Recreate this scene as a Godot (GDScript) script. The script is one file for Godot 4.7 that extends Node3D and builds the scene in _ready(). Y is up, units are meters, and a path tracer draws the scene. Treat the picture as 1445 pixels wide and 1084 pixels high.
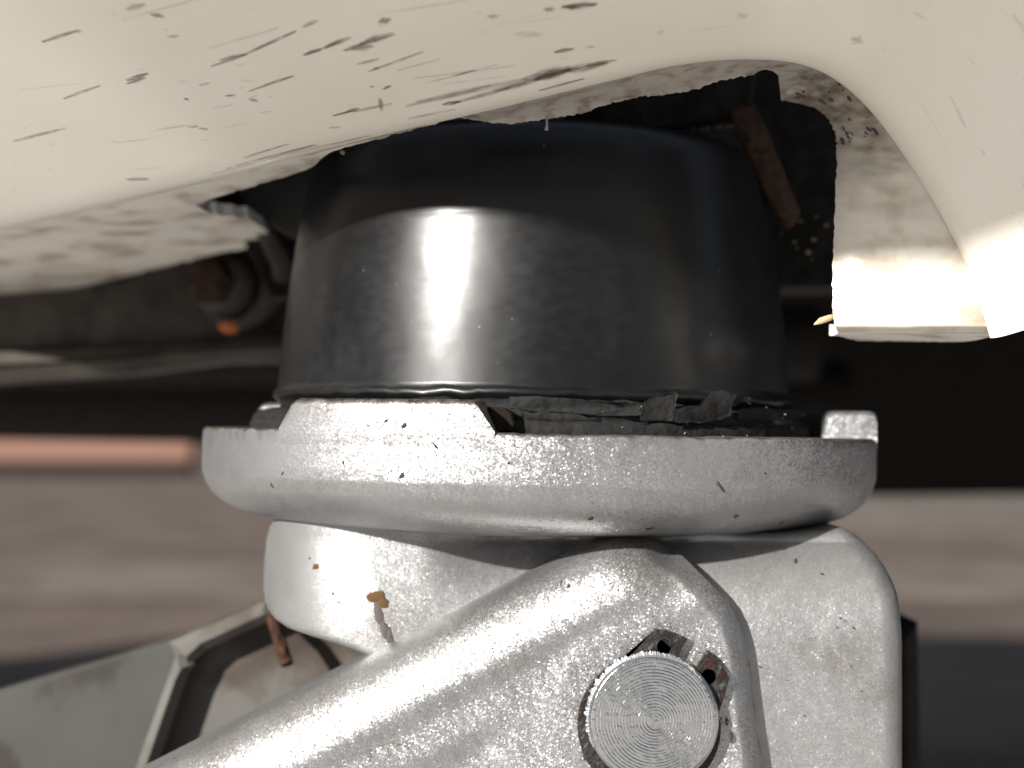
extends Node3D
# A white car resting through a black rubber pad on the silver saddle of a floor jack, seen close from the front.
# Lengths below are millimetres unless said; K turns them into metres. Eye height 0.28 m above the ground.

const K := 0.001
const EY := 0.28
const EX := -0.0049
const EZ := 0.30
const F := 2300.0
const SUN_AZ := -41.0
const SUN_EL := 22.0

var cam: Camera3D
var env: Environment
var rng := RandomNumberGenerator.new()
var M := {}
var jack: Node3D
var pad: Node3D
var car: Node3D
var n1 := FastNoiseLite.new()
var n2 := FastNoiseLite.new()

# ---------------------------------------------------------------- helpers

func lin(r: float, g: float, b: float) -> Color:
	return Color(r, g, b).linear_to_srgb()

# a place in the world: seen at (px, py) of the 1445 x 1084 photograph, z millimetres in front of the saddle's axis
func P(px: float, py: float, z: float) -> Vector3:
	var d := EZ - z * K
	return Vector3(EX + (px - 722.5) * d / F, EY + (607.0 - py) * d / F, z * K)

func P2(px: float, py: float, z: float) -> Vector2:
	var p := P(px, py, z)
	return Vector2(p.x, p.y)

func numbered(called: String, parent: Node) -> String:
	if not parent.has_node(called):
		return called
	var k := 1
	while parent.has_node("%s_%03d" % [called, k]):
		k += 1
	return "%s_%03d" % [called, k]

func thing(called: String, label: String, category: String, at := Vector3.ZERO, group := "") -> Node3D:
	var o := Node3D.new()
	o.name = numbered(called, self)
	add_child(o, true)
	o.position = at
	tag(o, label, category, group)
	return o

func tag(o: Node, label: String, category: String, group := "") -> void:
	o.set_meta("label", label)
	o.set_meta("category", category)
	if group != "":
		o.set_meta("group", group)

# a mesh from points in the world and triangles that run counter-clockwise seen from outside
func commit(called: String, parent: Node, mat: Material, v: PackedVector3Array, t: PackedInt32Array, uv := PackedVector2Array(), col := PackedColorArray(), nor := PackedVector3Array(), flat := false) -> MeshInstance3D:
	if flat:
		var v2 := PackedVector3Array()
		var uv2 := PackedVector2Array()
		var col2 := PackedColorArray()
		var t2 := PackedInt32Array()
		for i in t.size():
			v2.append(v[t[i]])
			if uv.size(): uv2.append(uv[t[i]])
			if col.size(): col2.append(col[t[i]])
			t2.append(i)
		v = v2; uv = uv2; col = col2; t = t2
	var c := Vector3.ZERO
	var lo := v[0]
	var hi := v[0]
	for p in v:
		lo = lo.min(p)
		hi = hi.max(p)
	c = (lo + hi) * 0.5
	if nor.is_empty():
		nor.resize(v.size())
		for i in range(0, t.size(), 3):
			var n := (v[t[i + 1]] - v[t[i]]).cross(v[t[i + 2]] - v[t[i]])
			nor[t[i]] += n
			nor[t[i + 1]] += n
			nor[t[i + 2]] += n
		for i in nor.size():
			nor[i] = nor[i].normalized() if nor[i].length() > 1e-16 else Vector3.UP
	var w := PackedVector3Array()
	w.resize(v.size())
	for i in v.size():
		w[i] = v[i] - c
	var r := PackedInt32Array()
	r.resize(t.size())
	for i in range(0, t.size(), 3):
		r[i] = t[i]
		r[i + 1] = t[i + 2]
		r[i + 2] = t[i + 1]
	var a := []
	a.resize(Mesh.ARRAY_MAX)
	a[Mesh.ARRAY_VERTEX] = w
	a[Mesh.ARRAY_NORMAL] = nor
	a[Mesh.ARRAY_INDEX] = r
	if uv.size(): a[Mesh.ARRAY_TEX_UV] = uv
	if col.size(): a[Mesh.ARRAY_COLOR] = col
	var m := ArrayMesh.new()
	m.add_surface_from_arrays(Mesh.PRIMITIVE_TRIANGLES, a)
	var o := MeshInstance3D.new()
	o.mesh = m
	o.material_override = mat
	o.name = numbered(called, parent)
	parent.add_child(o, true)
	o.global_position = c
	return o

func grid_tris(nu: int, nv: int, base := 0) -> PackedInt32Array:
	var t := PackedInt32Array()
	for i in nu - 1:
		for j in nv - 1:
			var a := base + i * nv + j
			t.append_array([a, a + 1, a + nv + 1, a, a + nv + 1, a + nv])
	return t

# a turned shape: profile of (radius, height) millimetres from the top down the outside; angle 0 faces the camera, grows to the right
func lathe(called: String, parent: Node, mat: Material, prof: Array, at: Vector3, tilt: float, n := 160, a0 := -180.0, a1 := 180.0, warp = null, paint = null) -> MeshInstance3D:
	var v := PackedVector3Array()
	var uv := PackedVector2Array()
	var col := PackedColorArray()
	var b := Basis(Vector3(0, 0, 1), deg_to_rad(tilt))
	for i in n + 1:
		var a: float = lerp(a0, a1, float(i) / n)
		for j in prof.size():
			var p: Vector2 = prof[j]
			if warp != null:
				p = warp.call(a, j, p)
			var s := deg_to_rad(a)
			v.append(at + b * Vector3(sin(s) * p.x, p.y, cos(s) * p.x) * K)
			uv.append(Vector2((a + 180.0) / 360.0, float(j) / (prof.size() - 1)))
			if paint != null:
				col.append(paint.call(a, j, p))
	return commit(called, parent, mat, v, grid_tris(n + 1, prof.size()), uv, col, PackedVector3Array())

# a thin torn piece lying on the pad's round wall: outline in photograph pixels, radius about the axis in millimetres
func shard(called: String, parent: Node, mat: Material, pts: Array, radius: float, thick: float) -> void:
	var px := PackedVector2Array(pts)
	var tri_ := Geometry2D.triangulate_polygon(px)
	var v := PackedVector3Array()
	var n := px.size()
	for k in 2:
		for p in px:
			var r := radius + 0.5 * n1.get_noise_2d(p.x * 0.9, p.y * 1.6) + 0.9 * n2.get_noise_2d(p.x * 0.25, p.y * 0.3) - k * thick
			var x := (p.x - 760.0) * 0.1085
			for pass_ in 3:
				x = P(p.x, p.y, sqrt(maxf(4.0, r * r - x * x))).x / K
			v.append(P(p.x, p.y, sqrt(maxf(4.0, r * r - x * x))))
	var t := PackedInt32Array()
	for i in range(0, tri_.size(), 3):
		var a: int = tri_[i]
		var b: int = tri_[i + 1]
		var c: int = tri_[i + 2]
		if (px[b] - px[a]).cross(px[c] - px[a]) > 0:
			var q := b
			b = c
			c = q
		t.append_array([a, b, c, a + n, c + n, b + n])
	var cw := Geometry2D.is_polygon_clockwise(px)
	for i in n:
		var a := i
		var b := (i + 1) % n
		if cw: t.append_array([a, b, b + n, a, b + n, a + n])
		else: t.append_array([a, b + n, b, a, a + n, b + n])
	commit(called, parent, mat, v, t)

func jag(pts: Array, amp: float, step: float, closed := true) -> Array:
	var out := []
	var n := pts.size()
	for i in (n if closed else n - 1):
		var a: Vector2 = pts[i]
		var b: Vector2 = pts[(i + 1) % n]
		var k := maxi(1, int(a.distance_to(b) / step))
		for s in k:
			var p := a.lerp(b, float(s) / k)
			p += Vector2(n1.get_noise_2d(p.x * 9.0, p.y * 9.0), n1.get_noise_2d(p.y * 9.0 + 300.0, p.x * 9.0)) * amp * 1.3
			p += Vector2(rng.randf() - 0.5, rng.randf() - 0.5) * amp * 0.5
			out.append(p)
	if not closed:
		out.append(pts[n - 1])
	return out

# a plate facing the camera: outline in photograph pixels at depth z, going back by depth, with a chamfer
func plate(called: String, parent: Node, mat: Material, pts: Array, z: float, depth: float, chamfer := 0.5) -> MeshInstance3D:
	var poly := PackedVector2Array()
	for p in pts:
		poly.append(P2(p.x, p.y, z))
	return plate_at(called, parent, mat, poly, z * K, depth * K, chamfer * K)

func plate_at(called: String, parent: Node, mat: Material, poly: PackedVector2Array, z: float, depth: float, chamfer: float) -> MeshInstance3D:
	if Geometry2D.is_polygon_clockwise(poly):
		poly.reverse()
	var n := poly.size()
	var inner := PackedVector2Array()
	for i in n:
		var a := (poly[i] - poly[(i + n - 1) % n]).normalized()
		var b := (poly[(i + 1) % n] - poly[i]).normalized()
		var na := Vector2(-a.y, a.x)
		var nb := Vector2(-b.y, b.x)
		var m := (na + nb).normalized()
		inner.append(poly[i] + m * chamfer / maxf(0.45, m.dot(na)))
	var tri := Geometry2D.triangulate_polygon(inner)
	var v := PackedVector3Array()
	var t := PackedInt32Array()
	for p in inner: v.append(Vector3(p.x, p.y, z))
	for p in poly: v.append(Vector3(p.x, p.y, z - chamfer))
	for p in poly: v.append(Vector3(p.x, p.y, z - depth))
	for i in range(0, tri.size(), 3):
		var a: int = tri[i]
		var b: int = tri[i + 1]
		var c: int = tri[i + 2]
		if (inner[b] - inner[a]).cross(inner[c] - inner[a]) < 0:
			var x := b
			b = c
			c = x
		t.append_array([a, b, c])
		t.append_array([a + 2 * n, c + 2 * n, b + 2 * n])
	for ring in 2:
		for i in n:
			var a: int = ring * n + i
			var b: int = ring * n + (i + 1) % n
			t.append_array([a, a + n, b + n, a, b + n, b])
	return commit(called, parent, mat, v, t, PackedVector2Array(), PackedColorArray(), PackedVector3Array(), true)

# a round bar along a path (world points), radius in millimetres per point; flat squashes it across `side`
func tube(called: String, parent: Node, mat: Material, path: Array, radii: Array, sides := 14, flat := 1.0, side := Vector3(0, 0, 1)) -> MeshInstance3D:
	var v := PackedVector3Array()
	var t := PackedInt32Array()
	var n := path.size()
	for i in n:
		var d: Vector3 = (path[mini(i + 1, n - 1)] - path[maxi(i - 1, 0)]).normalized()
		var x := d.cross(side).normalized()
		var y := x.cross(d).normalized()
		for k in sides:
			var s := TAU * k / sides
			v.append(path[i] + (x * cos(s) + y * sin(s) * flat) * radii[i] * K)
	for i in n - 1:
		for k in sides:
			var a := i * sides + k
			var b := i * sides + (k + 1) % sides
			t.append_array([a, b, b + sides, a, b + sides, a + sides])
	for e in [0, n - 1]:
		v.append(path[e])
		var c := v.size() - 1
		for k in sides:
			var a: int = e * sides + k
			var b: int = e * sides + (k + 1) % sides
			if e == 0: t.append_array([c, b, a])
			else: t.append_array([c, a, b])
	return commit(called, parent, mat, v, t)

# a sheet with thickness from a grid of world points
func sheet(called: String, parent: Node, mat: Material, g: Array, thick: float, uvs := PackedVector2Array(), flip := false, cols := PackedColorArray()) -> MeshInstance3D:
	var nu := g.size()
	var nv: int = g[0].size()
	var v := PackedVector3Array()
	for i in nu:
		for j in nv:
			v.append(g[i][j])
	var t := grid_tris(nu, nv)
	if flip:
		for i in range(0, t.size(), 3):
			var x := t[i + 1]
			t[i + 1] = t[i + 2]
			t[i + 2] = x
	var nor := PackedVector3Array()
	nor.resize(v.size())
	for i in range(0, t.size(), 3):
		var n := (v[t[i + 1]] - v[t[i]]).cross(v[t[i + 2]] - v[t[i]])
		for k in 3: nor[t[i + k]] += n
	var m := v.size()
	for i in m:
		nor[i] = nor[i].normalized()
	for i in m:
		v.append(v[i] - nor[i] * thick * K)
		nor.append(-nor[i])
	var bt := grid_tris(nu, nv, m)
	for i in range(0, bt.size(), 3):
		if flip: t.append_array([bt[i], bt[i + 1], bt[i + 2]])
		else: t.append_array([bt[i], bt[i + 2], bt[i + 1]])
	var uv2 := uvs.duplicate()
	var c2 := cols.duplicate()
	if cols.size(): c2.append_array(cols)
	if uvs.size(): uv2.append_array(uvs)
	# rim
	var ring := []
	for i in nu: ring.append(i * nv)
	for j in range(1, nv): ring.append((nu - 1) * nv + j)
	for i in range(nu - 2, -1, -1): ring.append(i * nv + nv - 1)
	for j in range(nv - 2, 0, -1): ring.append(j)
	var q := ring.size()
	var st := v.size()
	for k in q:
		var a: int = ring[k]
		var b: int = ring[(k + 1) % q]
		var rn := (v[b] - v[a]).cross(nor[a]).normalized()
		for x in [a, b, a + m, b + m]:
			v.append(v[x])
			nor.append(rn)
			if uvs.size(): uv2.append(uv2[x])
			if cols.size(): c2.append(c2[x])
		var s := st + k * 4
		if flip: t.append_array([s, s + 1, s + 2, s + 1, s + 3, s + 2])
		else: t.append_array([s, s + 2, s + 1, s + 1, s + 2, s + 3])
	return commit(called, parent, mat, v, t, uv2, c2, nor)

# the surface where f is zero, by surface nets
func nets(called: String, parent: Node, mat: Material, f: Callable, lo: Vector3, hi: Vector3, c: float) -> MeshInstance3D:
	var nx := int((hi.x - lo.x) / c) + 2
	var ny := int((hi.y - lo.y) / c) + 2
	var nz := int((hi.z - lo.z) / c) + 2
	var val := PackedFloat32Array()
	val.resize(nx * ny * nz)
	for i in nx:
		for j in ny:
			for k in nz:
				val[(i * ny + j) * nz + k] = f.call(lo + Vector3(i, j, k) * c)
	var id := PackedInt32Array()
	id.resize(nx * ny * nz)
	id.fill(-1)
	var v := PackedVector3Array()
	var sx := ny * nz
	var sy := nz
	var corner := [0, sx, sy, sx + sy, 1, sx + 1, sy + 1, sx + sy + 1]
	var edges := [[0, 1], [2, 3], [4, 5], [6, 7], [0, 2], [1, 3], [4, 6], [5, 7], [0, 4], [1, 5], [2, 6], [3, 7]]
	for i in nx - 1:
		for j in ny - 1:
			for k in nz - 1:
				var b := i * sx + j * sy + k
				var inside := 0
				for q in 8:
					if val[b + corner[q]] < 0.0: inside += 1
				if inside == 0 or inside == 8: continue
				var s := Vector3.ZERO
				var m := 0
				for e in edges:
					var va := val[b + corner[e[0]]]
					var vb := val[b + corner[e[1]]]
					if (va < 0.0) != (vb < 0.0):
						var u := va / (va - vb)
						var pa := Vector3(e[0] & 1, (e[0] >> 1) & 1, e[0] >> 2)
						var pb := Vector3(e[1] & 1, (e[1] >> 1) & 1, e[1] >> 2)
						s += pa.lerp(pb, u)
						m += 1
				id[b] = v.size()
				v.append(lo + (Vector3(i, j, k) + s / m) * c)
	var t := PackedInt32Array()
	for i in range(1, nx - 1):
		for j in range(1, ny - 1):
			for k in range(1, nz - 1):
				var b := i * sx + j * sy + k
				var neg := val[b] < 0.0
				if neg != (val[b + sx] < 0.0):
					quad(t, id[b - sy - 1], id[b - 1], id[b], id[b - sy], neg)
				if neg != (val[b + sy] < 0.0):
					quad(t, id[b - sx - 1], id[b - sx], id[b], id[b - 1], neg)
				if neg != (val[b + 1] < 0.0):
					quad(t, id[b - sx - sy], id[b - sy], id[b], id[b - sx], neg)
	var nor := PackedVector3Array()
	var e := 0.25 * K
	for p in v:
		nor.append(Vector3(f.call(p + Vector3(e, 0, 0)) - f.call(p - Vector3(e, 0, 0)), f.call(p + Vector3(0, e, 0)) - f.call(p - Vector3(0, e, 0)), f.call(p + Vector3(0, 0, e)) - f.call(p - Vector3(0, 0, e))).normalized())
	return commit(called, parent, mat, v, t, PackedVector2Array(), PackedColorArray(), nor)

func quad(t: PackedInt32Array, a: int, b: int, c: int, d: int, keep: bool) -> void:
	if a < 0 or b < 0 or c < 0 or d < 0: return
	if keep: t.append_array([a, b, c, a, c, d])
	else: t.append_array([a, c, b, a, d, c])

func smooth_line(pts: PackedVector2Array, per: int, closed: bool) -> PackedVector2Array:
	var out := PackedVector2Array()
	var n := pts.size()
	for i in (n if closed else n - 1):
		var a := pts[(i + n - 1) % n] if closed else pts[maxi(i - 1, 0)]
		var b := pts[i]
		var c := pts[(i + 1) % n]
		var d := pts[(i + 2) % n] if closed else pts[mini(i + 2, n - 1)]
		var k := per if b.distance_to(c) < 0.02 else 1
		for s in k:
			out.append(b.cubic_interpolate(c, a, d, float(s) / k))
	if not closed: out.append(pts[n - 1])
	return out

func poly_dist(p: Vector2, poly: PackedVector2Array, closed: bool) -> float:
	var best := 1e9
	var n := poly.size()
	for i in (n if closed else n - 1):
		var q := Geometry2D.get_closest_point_to_segment(p, poly[i], poly[(i + 1) % n])
		best = minf(best, p.distance_squared_to(q))
	return sqrt(best)

# a small lump of dirt lying on a surface
func lump(called: String, parent: Node, mat: Material, at: Vector3, normal: Vector3, along: Vector3, a: float, b: float, h: float) -> void:
	var x := (along - normal * along.dot(normal)).normalized()
	var y := normal.cross(x)
	var v := PackedVector3Array([at + normal * h * K])
	var t := PackedInt32Array()
	var n := 9
	for ring in 2:
		for k in n:
			var s := TAU * k / n
			var r := (0.55 if ring == 0 else 1.0) * (0.7 + 0.5 * rng.randf())
			v.append(at + (x * cos(s) * a + y * sin(s) * b) * r * K + normal * K * (h * (0.75 + 0.3 * rng.randf()) if ring == 0 else -0.15))
	for k in n:
		t.append_array([0, 1 + k, 1 + (k + 1) % n])
		t.append_array([1 + k, 1 + n + k, 1 + n + (k + 1) % n, 1 + k, 1 + n + (k + 1) % n, 1 + (k + 1) % n])
	commit(called, parent, mat, v, t)

# ---------------------------------------------------------------- textures and materials

func noise_tex(freq: float, ramp: Array, seed_ := 1, size := 512, octaves := 5) -> NoiseTexture2D:
	var n := FastNoiseLite.new()
	n.noise_type = FastNoiseLite.TYPE_SIMPLEX_SMOOTH
	n.seed = seed_
	n.frequency = freq
	n.fractal_octaves = octaves
	var t := NoiseTexture2D.new()
	t.width = size
	t.height = size
	t.seamless = true
	t.noise = n
	var g := Gradient.new()
	g.offsets = PackedFloat32Array(ramp.map(func(x): return x[0]))
	g.colors = PackedColorArray(ramp.map(func(x): return x[1]))
	t.color_ramp = g
	return t

func bump_tex(freq: float, strength: float, seed_ := 1, size := 512, octaves := 4) -> NoiseTexture2D:
	var n := FastNoiseLite.new()
	n.noise_type = FastNoiseLite.TYPE_SIMPLEX_SMOOTH
	n.seed = seed_
	n.frequency = freq
	n.fractal_octaves = octaves
	var t := NoiseTexture2D.new()
	t.width = size
	t.height = size
	t.seamless = true
	t.as_normal_map = true
	t.bump_strength = strength
	t.noise = n
	return t

func tri(m: StandardMaterial3D, period_mm: float) -> void:
	m.uv1_triplanar = true
	m.uv1_world_triplanar = true
	m.uv1_scale = Vector3.ONE * (1000.0 / period_mm)

func basic(called: String, c: Color, rough: float, metal := 0.0, spec := 0.5) -> StandardMaterial3D:
	var m := StandardMaterial3D.new()
	m.resource_name = called
	m.albedo_color = c
	m.roughness = rough
	m.metallic = metal
	m.metallic_specular = spec
	return m

# tiny tilted facets of the metal flakes in silver paint, over a soft unevenness of the casting
func flake_normal(size: int, tilt: float, seed_: int) -> ImageTexture:
	var r := RandomNumberGenerator.new()
	r.seed = seed_
	var n := FastNoiseLite.new()
	n.seed = seed_
	n.frequency = 1.0 / 26.0
	n.fractal_octaves = 3
	var low := n.get_seamless_image(size, size)
	var d := PackedByteArray()
	d.resize(size * size * 3)
	var lb := low.get_data()
	for y in size:
		for x in size:
			var i := y * size + x
			var gx := float(lb[y * size + (x + 1) % size]) - float(lb[i])
			var gy := float(lb[((y + 1) % size) * size + x]) - float(lb[i])
			var k := tilt * (r.randf() * r.randf() * 1.6)
			var a := r.randf() * TAU
			var nx := cos(a) * k - gx * 0.005
			var ny := sin(a) * k - gy * 0.005
			d[i * 3] = clampi(int(127.5 + 127.5 * nx), 0, 255)
			d[i * 3 + 1] = clampi(int(127.5 + 127.5 * ny), 0, 255)
			d[i * 3 + 2] = clampi(int(127.5 + 127.5 * sqrt(maxf(0.05, 1.0 - nx * nx - ny * ny))), 0, 255)
	return ImageTexture.create_from_image(Image.create_from_data(size, size, false, Image.FORMAT_RGB8, d))

func make_materials() -> void:
	var silver := basic("silver_paint", lin(0.335, 0.335, 0.338), 0.43, 0.86)
	silver.normal_enabled = true
	silver.normal_texture = flake_normal(768, 0.52, 5)
	silver.normal_scale = 0.8
	silver.albedo_texture = noise_tex(0.012, [[0.0, Color(0.82, 0.80, 0.78)], [0.35, Color(0.96, 0.955, 0.95)], [0.6, Color(1, 1, 1)], [1.0, Color(0.93, 0.93, 0.93)]], 3)
	silver.vertex_color_use_as_albedo = true
	tri(silver, 768 * 0.17)
	M.silver = silver
	var cast := silver.duplicate()
	cast.resource_name = "dull_silver_paint"
	cast.albedo_color = lin(0.27, 0.27, 0.27)
	cast.roughness = 0.48
	cast.metallic = 0.72
	cast.normal_scale = 0.4
	M.cast = cast

	var rub := basic("black_rubber", lin(0.018, 0.019, 0.02), 0.5, 0.0, 0.33)
	rub.clearcoat_enabled = true
	rub.clearcoat = 0.34
	rub.clearcoat_roughness = 0.24
	M.rubber = rub
	var torn := basic("torn_rubber", lin(0.012, 0.012, 0.012), 0.8, 0.0, 0.3)
	torn.normal_enabled = true
	torn.normal_texture = bump_tex(0.03, 6.0, 8, 256)
	torn.normal_scale = 0.7
	tri(torn, 40)
	M.torn = torn

	var white := basic("white_plastic", lin(0.81, 0.775, 0.705), 0.28)
	M.white = white
	var flange := basic("dirty_white_plastic", lin(0.82, 0.785, 0.73), 0.55)
	flange.albedo_texture = noise_tex(0.02, [[0.0, Color(0.55, 0.5, 0.46)], [0.3, Color(0.84, 0.81, 0.78)], [0.5, Color(0.96, 0.95, 0.93)], [1.0, Color(1, 1, 1)]], 12)
	flange.normal_enabled = true
	flange.normal_texture = bump_tex(0.02, 5.0, 14, 256)
	flange.normal_scale = 0.16
	tri(flange, 150)
	M.flange = flange
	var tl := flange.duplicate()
	tl.resource_name = "grimy_shade_toned_plastic"
	tl.albedo_color = lin(0.40, 0.375, 0.34)  # colour holds grime plus the shade of the downward-facing strip
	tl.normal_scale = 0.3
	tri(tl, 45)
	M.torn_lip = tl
	M.broken = basic("broken_plastic_edge", lin(0.7, 0.66, 0.6), 0.8)

	var under := basic("black_underbody", lin(0.012, 0.011, 0.010), 0.75, 0.0, 0.3)
	under.albedo_texture = noise_tex(0.02, [[0.0, Color(0.5, 0.42, 0.35)], [0.5, Color(0.8, 0.76, 0.72)], [1.0, Color(1, 1, 1)]], 21)
	under.normal_enabled = true
	under.normal_texture = bump_tex(0.03, 8.0, 22, 256)
	under.normal_scale = 0.5
	tri(under, 70)
	M.under = under
	var rail := basic("grimy_rail", lin(0.068, 0.062, 0.055), 0.75)
	rail.albedo_texture = noise_tex(0.012, [[0.0, Color(0.45, 0.33, 0.25)], [0.45, Color(0.8, 0.76, 0.7)], [1.0, Color(1, 1, 1)]], 31)
	tri(rail, 90)
	M.rail = rail
	var rust := basic("brown_rust", lin(0.11, 0.065, 0.042), 0.85, 0.0, 0.3)
	rust.albedo_texture = noise_tex(0.03, [[0.0, Color(0.3, 0.25, 0.22)], [0.5, Color(0.8, 0.7, 0.65)], [0.8, Color(1, 0.8, 0.6)], [1.0, Color(1, 0.9, 0.8)]], 41)
	rust.normal_enabled = true
	rust.normal_texture = bump_tex(0.05, 8.0, 42, 256)
	tri(rust, 40)
	M.rust = rust
	M.rust_orange = basic("orange_rust", lin(0.42, 0.13, 0.045), 0.85, 0.0, 0.3)
	var frame := basic("worn_frame_steel", lin(0.10, 0.097, 0.09), 0.6, 0.25)
	frame.albedo_texture = noise_tex(0.009, [[0.0, Color(0.5, 0.4, 0.33)], [0.3, Color(0.72, 0.65, 0.6)], [0.45, Color(0.92, 0.91, 0.9)], [1.0, Color(1, 1, 1)]], 51)
	tri(frame, 120)
	M.frame = frame
	var pin := basic("zinc_pin", lin(0.46, 0.46, 0.455), 0.14, 1.0)
	pin.normal_enabled = true
	pin.normal_texture = bump_tex(0.05, 5.0, 61, 256)
	pin.normal_scale = 0.22
	tri(pin, 22)
	M.pin = pin
	var clip := basic("black_spring_steel", lin(0.032, 0.031, 0.03), 0.5, 0.4)
	clip.albedo_texture = noise_tex(0.014, [[0.0, Color(1.0, 0.45, 0.22)], [0.3, Color(0.85, 0.5, 0.33)], [0.42, Color(0.6, 0.58, 0.56)], [1.0, Color(1, 1, 1)]], 71)
	clip.normal_enabled = true
	clip.normal_texture = bump_tex(0.05, 5.0, 72, 256)
	clip.normal_scale = 0.5
	tri(clip, 36)
	M.clip = clip
	M.burr = basic("raised_burr", lin(0.24, 0.25, 0.265), 0.5, 0.6)
	M.dirt = basic("dirt", lin(0.05, 0.035, 0.026), 0.95, 0.0, 0.2)
	M.tan_dirt = basic("tan_dirt", lin(0.35, 0.25, 0.14), 0.95, 0.0, 0.2)
	M.grime = basic("grey_grime", lin(0.07, 0.062, 0.057), 0.9, 0.0, 0.3)
	M.shim = basic("brown_steel", lin(0.014, 0.011, 0.009), 0.95, 0.0, 0.15)
	M.rust_mark = basic("rust_mark", lin(0.075, 0.045, 0.022), 0.9, 0.0, 0.2)
	M.dust = basic("pale_dust", lin(0.28, 0.27, 0.25), 0.95, 0.0, 0.2)
	M.straw = basic("straw", lin(0.55, 0.42, 0.24), 0.8)
	M.terracotta = basic("terracotta", lin(0.16, 0.085, 0.06), 0.85)
	M.wood = basic("pale_wood", lin(0.19, 0.12, 0.075), 0.8)
	var ground := basic("paved_ground", lin(0.092, 0.065, 0.048), 0.9)
	ground.albedo_texture = noise_tex(0.01, [[0.0, Color(0.66, 0.6, 0.56)], [0.4, Color(0.86, 0.84, 0.82)], [0.6, Color(1, 0.99, 0.98)], [1.0, Color(1, 1, 1)]], 81)
	tri(ground, 1800)
	M.ground = ground
	var strip := ground.duplicate()
	strip.albedo_color = lin(0.118, 0.098, 0.078)
	M.strip = strip
	var drive := ground.duplicate()
	drive.albedo_color = lin(0.58, 0.585, 0.585)
	M.drive = drive

# ---------------------------------------------------------------- the jack

const TILT := -1.0

func saddle_xyz(a: float, r: float, y: float) -> Vector3:
	var s := deg_to_rad(a)
	return Vector3(0, EY, 0) + Basis(Vector3(0, 0, 1), deg_to_rad(TILT)) * Vector3(sin(s) * r, y, cos(s) * r) * K

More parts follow.
